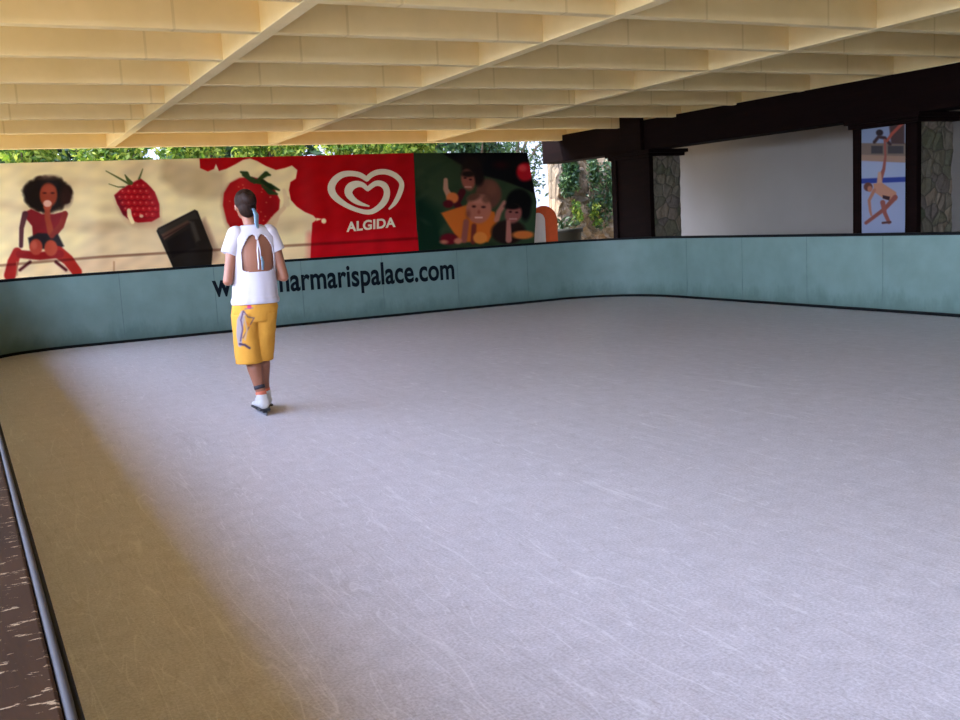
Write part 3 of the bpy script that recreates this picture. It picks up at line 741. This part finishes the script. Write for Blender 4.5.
body.ball(G(.015, .045, 1.553), (.070, .090, .100), 18); body.ball(G(.015, .078, 1.495), (.048, .058, .050), 14)
body.ball(G(.015, .130, 1.535), (.011, .020, .020), 8); body.ball(G(.015, .131, 1.490), (.022, .008, .008), 8)
for s_ in (-1, 1):
    body.ball(G(.015+s_*.072, .035, 1.535), (.008, .018, .028), 8)
    body.ball(G(.015+s_*.031, .118, 1.517), (.017, .014, .016), 8); body.ball(G(.015+s_*.026, .120, 1.575), (.022, .012, .008), 8)
def hand(w, d, up, side, mb):
    """palm, four unequal bent fingers and a thumb leaving the side of the palm"""
    d = d.normalized(); up = (up-d*up.dot(d)).normalized(); lat = d.cross(up)*side
    c = w+d*.045
    mb.tube([w-d*.01, w+d*.02, w+d*.055, w+d*.088], [.022, .034, .039, .034], 14, flat=1)if False else None
    R = Matrix([lat, d, up]).transposed()
    mb.ball(c, (.038, .050, .015), 10, R=R)
    for k, (o, L) in enumerate(((-.0285, .062), (-.0095, .074), (.0095, .079), (.0285, .070))):
        p = w+d*.082+lat*o; q1 = p+d*L*.45-up*.006; q2 = q1+d*L*.25-up*L*.28; q3 = q2-up*L*.28-d*L*.04
        mb.tube([p-d*.02, p, q1, q2, q3], [.0085, .0085, .0082, .0078, .0062], 10); mb.ball(q3, .0062, 6)
    p = w+d*.030+lat*.030; q1 = p+lat*.026+d*.024-up*.006; q2 = q1+lat*.006+d*.028-up*.010
    mb.tube([p-lat*.012, p, q1, q2], [.012, .011, .0095, .0075], 10); mb.ball(q2, .0075, 6)
for s_, sh_, el_, wr_ in ((-1, (-.098, -.005, 1.325), (-.176, -.035, 1.01), (-.085, .185, 1.05)), (1, (.178, -.005, 1.325), (.240, -.035, 1.01), (.135, .185, 1.05))):
    sh_, el_, wr_ = G(*sh_), G(*el_), G(*wr_)
    body.ball(sh_, .052, 12)
    body.tube([sh_, sh_.lerp(el_, .35), sh_.lerp(el_, .8), el_], [.048, .044, .037, .036], 18); body.ball(el_, .036, 12)
    body.tube([el_, el_.lerp(wr_, .3), el_.lerp(wr_, .75), wr_], [.036, .037, .027, .023], 18); body.ball(wr_, .022, 10)
    hand(wr_, (wr_-el_)+Vector((0, .05, 0)), Vector((0, -.2, 1)), -s_, body)
LEGS = ((-1, (-.060, 0, .80), (-.040, .030, .46), (.006, -.030, .12)), (1, (.072, .008, .80), (.050, .070, .48), (.066, .110, .125)))
for s_, hp, kn, an in LEGS:
    hp, kn, an = G(*hp), G(*kn), G(*an)
    body.tube([hp, hp.lerp(kn, .3), hp.lerp(kn, .75), kn], [.078, .074, .057, .053], 20); body.ball(kn, .053, 12); body.ball(hp, .078, 12)
    cf = kn.lerp(an, .33)+Vector((0, -.012, 0))
    body.tube([kn, cf, kn.lerp(an, .7), an], [.052, .056, .040, .033], 20)
    body.tube([an, an+Vector((0, .02, -.04))], [.033, .032], 12)
bo = body.build('person', SKIN, None, True, at=(GX, GY, 0)); remesh(bo, .0055, 3)
tag(bo, 'person skating away in white open-backed top, yellow knee shorts and white skates', 'person')
# shirt shell with a keyhole back
SR = [(.83, .02, 0, .172, .125), (.842, .02, 0, .176, .13), (.86, .02, 0, .176, .13), (.875, .02, 0, .168, .124), (.95, .025, 0, .163, .12), (1.05, .03, 0, .157, .112), (1.15, .035, 0, .160, .112), (1.25, .04, 0, .168, .112), (1.31, .04, -.003, .172, .104), (1.35, .04, 0, .152, .088), (1.378, .04, 0, .118, .074), (1.398, .037, .002, .078, .066), (1.402, .037, .002, .066, .058)]
SR = np.array(SR); zz = np.concatenate([np.linspace(.83, 1.35, 90), [1.357, 1.364, 1.371, 1.378, 1.385, 1.392, 1.398, 1.402]])
n = 160; vs = []; 
for z in zz:
    cx, cy, rx, ry = [np.interp(z, SR[:, 0], SR[:, k]) for k in range(1, 5)]
    for k in range(n):
        a = 2*math.pi*k/n; w_ = 1+.012*math.sin(9*a+3)*np.interp(z, [.84, .95, 1.15], [1, .8, 0])+.008*math.sin(17*a)*np.interp(z, [.84, 1.0], [1, 0])
        vs.append((GX+cx+rx*w_*math.cos(a), GY+cy+ry*w_*math.sin(a), z))
fs = []
def hole(x, y, z):
    if y > -.03: return False
    u = abs(x-.045)/.120; lo = 1.065+.05*max(0, u-.55)**1.5
    top = 1.330 - .12*max(0, u-.30)**2 - .028*max(0, 1-abs(x-.045)/.025)
    return u < 1-.38*max(0, (z-1.2)/.1)**1.5 and lo < z < top
for j in range(len(zz)-1):
    for k in range(n):
        q = (j*n+k, j*n+(k+1) % n, (j+1)*n+(k+1) % n, (j+1)*n+k); c = np.mean([vs[i] for i in q], 0)
        if not hole(c[0]-GX, c[1]-GY, c[2]): fs.append(q)
mb = MB(); mb.add(vs, fs); shirt = mb.build('shirt', SHIRT, bo, True)
sm_ = shirt.modifiers.new('s', 'SOLIDIFY'); sm_.thickness = .004; sm_.offset = 0
mb = MB()
for s_, a, b_ in ((-1, G(-.080, -.003, 1.335), G(-.150, -.017, 1.20)), (1, G(.160, -.003, 1.335), G(.212, -.017, 1.20))):
    mb = MB(); mb.ball(a, .068, 14); mb.tube([a, a.lerp(b_, .5), b_], [.068, .064, .060], 24)
    o = mb.build('sleeve', SHIRT, bo, True); remesh(o, .006, 3)
mb = MB()   # knotted ties across the open back
mb.ball(G(.045, -.100, 1.305), (.014, .010, .012), 8)
mb.tube([G(.045, -.112, 1.29), G(.036, -.122, 1.22), (GX+.036, GY-.121, 1.12), G(.032, -.122, 1.08)], [.006, .006, .006, .004], 8)
mb.tube([G(.045, -.112, 1.29), G(.054, -.122, 1.23), G(.056, -.122, 1.15)], [.006, .006, .004], 8)
tag(mb.build('shirt_tie', SHIRT, bo, True), 'white knotted tie strings')
mb = MB(); mb.tube([G(.062, -.122, 1.17), G(.066, -.128, 1.13), G(.060, -.130, 1.075)], [.012, .020, .012], 8, flat=.35); tag(mb.build('ribbon_end', BLUE, bo, True), 'pale blue ribbon end')
# hair
mb = MB(); mb.ball(G(.015, .022, 1.578), (.080, .092, .088), 20); mb.ball(G(.016, -.012, 1.525), (.066, .060, .070), 16); mb.ball(G(.022, -.070, 1.585), (.046, .040, .044), 14)
for k in range(18):
    a = k*2.4; r = .07; mb.tube([G(.015+r*math.cos(a)*.7, -.02-.03*math.sin(k), 1.60+.045*math.sin(a)), G(.02+.03*math.cos(a), -.085, 1.585+.03*math.sin(a)), G(.022, -.105, 1.585)], [.012, .012, .006], 8)
ho = mb.build('hair', HAIR, bo, True); remesh(ho, .006, 2)
mb = MB(); mb.tube([G(.045, -.062, 1.52), G(.062, -.075, 1.47), G(.058, -.070, 1.42), G(.064, -.074, 1.375)], [.016, .028, .026, .012], 10, flat=.4); tag(mb.build('ribbon', BLUE, bo, True), 'pale blue hair ribbon')
for s_ in (-1, 1):
    MB().ball(G(.015+s_*.027, .119, 1.548), (.011, .009, .007), 8).build('eye', WHITEP, bo, True)
# knee length shorts
mb = MB()
mb.loft([ell_ring(*r) for r in [(.70, .0, .01, .150, .118), (.76, .008, .005, .166, .124), (.80, .015, .0, .166, .120), (.855, .018, 0, .156, .110)]])
for s_, c0, c1, c2 in ((-1, (-.066, 0, .76), (-.062, .02, .58), (-.060, .012, .395)), (1, (.078, .008, .76), (.058, .038, .58), (.038, .060, .400))):
    c0, c1, c2 = G(*c0), G(*c1), G(*c2)
    mb.loft([[(c.x+rx*math.cos(t), c.y+ry*math.sin(t), c.z) for t in np.linspace(0, 2*math.pi, 30, endpoint=False)] for c, rx, ry in ((c0, .096, .114), (c1, .094, .108), (c2, .096, .104))])
so_ = mb.build('shorts', SHORTS, bo, True); remesh(so_, .0055, 3)
dsp = bpy.data.textures.new('folds', 'CLOUDS'); dsp.noise_scale = .09
dm = so_.modifiers.new('d', 'DISPLACE'); dm.texture = dsp; dm.strength = .014; dm.mid_level = .3
V = np.array([v.co[:] for v in so_.data.vertices])+np.array([GX, GY, 0]); N_ = np.array([v.normal[:] for v in so_.data.vertices])
qx, qy = project(V); pp = Paint(qx, qy, (204, 146, 58)); cb = pp.c.copy()
for q, w_, c_ in (([(243, 313), (240.5, 321), (239.5, 333), (240, 345)], [5, 7, 6, 4], (150, 136, 134)), ([(243.5, 311), (241, 320), (243, 329), (240.5, 341)], 1.4, (92, 72, 96)), ([(243.5, 311), (248, 317), (254, 318)], 1.2, (100, 76, 84)),
                  ([(254, 318), (249, 327), (243, 338)], 1.1, (112, 82, 84)), ([(240, 344), (245, 345), (249.5, 348)], 2.4, (70, 52, 74)), ([(246, 322), (250, 326)], 2, (206, 128, 50)), ([(244, 316), (247, 330), (245, 340)], 1.4, (180, 150, 120))):
    pp.line(q, w_, c_, 1)
pp.ell(249.3, 307, 2.3, 2, (196, 58, 96), 1); pp.line([(245, 309), (253, 308)], 1, (110, 96, 120), 1)
m_ = (N_[:, 1] < .15)[:, None]; pc = np.where(m_, pp.c, cb)
a = so_.data.color_attributes.new('print', 'FLOAT_COLOR', 'POINT'); L = np.ones((len(V), 4)); L[:, :3] = lin(pc); a.data.foreach_set('color', L.ravel())
# ankle bands, socks and skates
for s_, hp, kn, an in LEGS:
    an = G(*an); kn = G(*kn); t = lambda z: an.lerp(kn, (z-an.z)/(kn.z-an.z))
    dz = an.z-.12
    MB().tube([t(.195+dz), t(.222+dz)], .041, 20).build('ankle_band', BAND, bo, True) if s_ < 0 else None
    MB().tube([t(.145+dz), t(.175+dz)], .040, 20).build('sock', SOCK, bo, True)
    ax_, ay_ = an.x, an.y
    sk = MB(); prof = [(-.055, .030, .055, .060), (-.05, .036, .055, .15), (-.02, .040, .055, .155)]
    # boot: shaft and foot fused
    sk.tube([Vector((ax_, ay_, .155+dz)), Vector((ax_, ay_, .12+dz)), Vector((ax_, ay_-.004, .075+dz))], [.045, .045, .044], 20)
    sk.loft([[(ax_+rx*math.cos(t_), y, zc+rz*math.sin(t_)) for t_ in np.linspace(0, 2*math.pi, 24, endpoint=False)] for y, rx, rz, zc in
             ((ay_-.052, .022, .020, .070+dz), (ay_-.04, .040, .036, .082+dz), (ay_+.02, .044, .046, .090+dz), (ay_+.08, .042, .034, .078+dz), (ay_+.13, .046, .026, .070+dz), (ay_+.17, .042, .022, .066+dz), (ay_+.19, .022, .012, .062+dz))])
    sb = sk.build('skate', BOOT, bo, True); remesh(sb, .005, 2)
    so2 = MB(); so2.box((ax_-.040, ay_-.055, .034+dz), (ax_+.040, ay_+.03, .052+dz)); so2.box((ax_-.045, ay_+.03, .038+dz), (ax_+.045, ay_+.185, .052+dz))
    so2.box((ax_-.016, ay_-.045, .018+dz), (ax_+.016, ay_+.0, .036+dz)); so2.box((ax_-.016, ay_+.10, .018+dz), (ax_+.016, ay_+.15, .040+dz))
    o = so2.build('sole', SOLE, sb, bevel=.004)
    MB().box((ax_-.0035, ay_-.085, .001+dz), (ax_+.0035, ay_+.195, .020+dz)).build('blade', BLADE, sb)
    lc = MB()
    for k in range(5): lc.tube([(ax_-.026, ay_+.060-.012*k+.02, .112+.012*k+dz-.004), (ax_, ay_+.066-.012*k+.02, .122+.011*k+dz-.006), (ax_+.026, ay_+.060-.012*k+.02, .112+.012*k+dz-.004)], .0025, 6)
    lc.build('laces', WHITEP, sb, True)

# ------------------------------------------------------------------ light
w = bpy.data.worlds.new('world'); S.world = w; w.use_nodes = True; nt = w.node_tree
tc = nt.nodes.new('ShaderNodeTexCoord'); sx = nt.nodes.new('ShaderNodeSeparateXYZ'); nt.links.new(tc.outputs['Generated'], sx.inputs[0])
rp = nt.nodes.new('ShaderNodeValToRGB'); nt.links.new(sx.outputs['Z'], rp.inputs[0]); e = rp.color_ramp.elements
e[0].position = 0; e[0].color = (.62, .70, .90, 1); e[1].position = 1; e[1].color = (.16, .26, .55, 1)
x = e.new(.45); x.color = (.55, .66, .98, 1)
# sky strength raised over the open left flank to light the ice
mr = nt.nodes.new('ShaderNodeMapRange'); nt.links.new(sx.outputs['X'], mr.inputs[0])
for k, v in zip(('From Min', 'From Max', 'To Min', 'To Max'), (-1, .2, SKY_LEFT, SKY_BASE)): mr.inputs[k].default_value = v
nt.links.new(rp.outputs[0], nt.nodes['Background'].inputs[0]); nt.links.new(mr.outputs[0], nt.nodes['Background'].inputs[1])
sd = bpy.data.lights.new('sun', 'SUN'); sd.energy = SUN_E; sd.angle = math.radians(.6); sd.color = (1, .93, .80)
so = bpy.data.objects.new('sun', sd); C.objects.link(so)
az, el = math.radians(-50), math.radians(62)     # from far right: over the roof, onto trees and the ground outside
dirv = Vector((math.sin(az)*math.cos(el), math.cos(az)*math.cos(el), math.sin(el)))
so.rotation_euler = dirv.to_track_quat('Z', 'Y').to_euler(); so.location = (5, 5, 12)
vs_ = S.view_settings; vs_.view_transform = 'Standard'; vs_.look = 'None'; vs_.gamma = 1; vs_.use_curve_mapping = False
vs_.exposure = 0
S.cycles.max_bounces = 12; S.cycles.diffuse_bounces = 8; S.cycles.transmission_bounces = 4; S.cycles.use_denoising = True
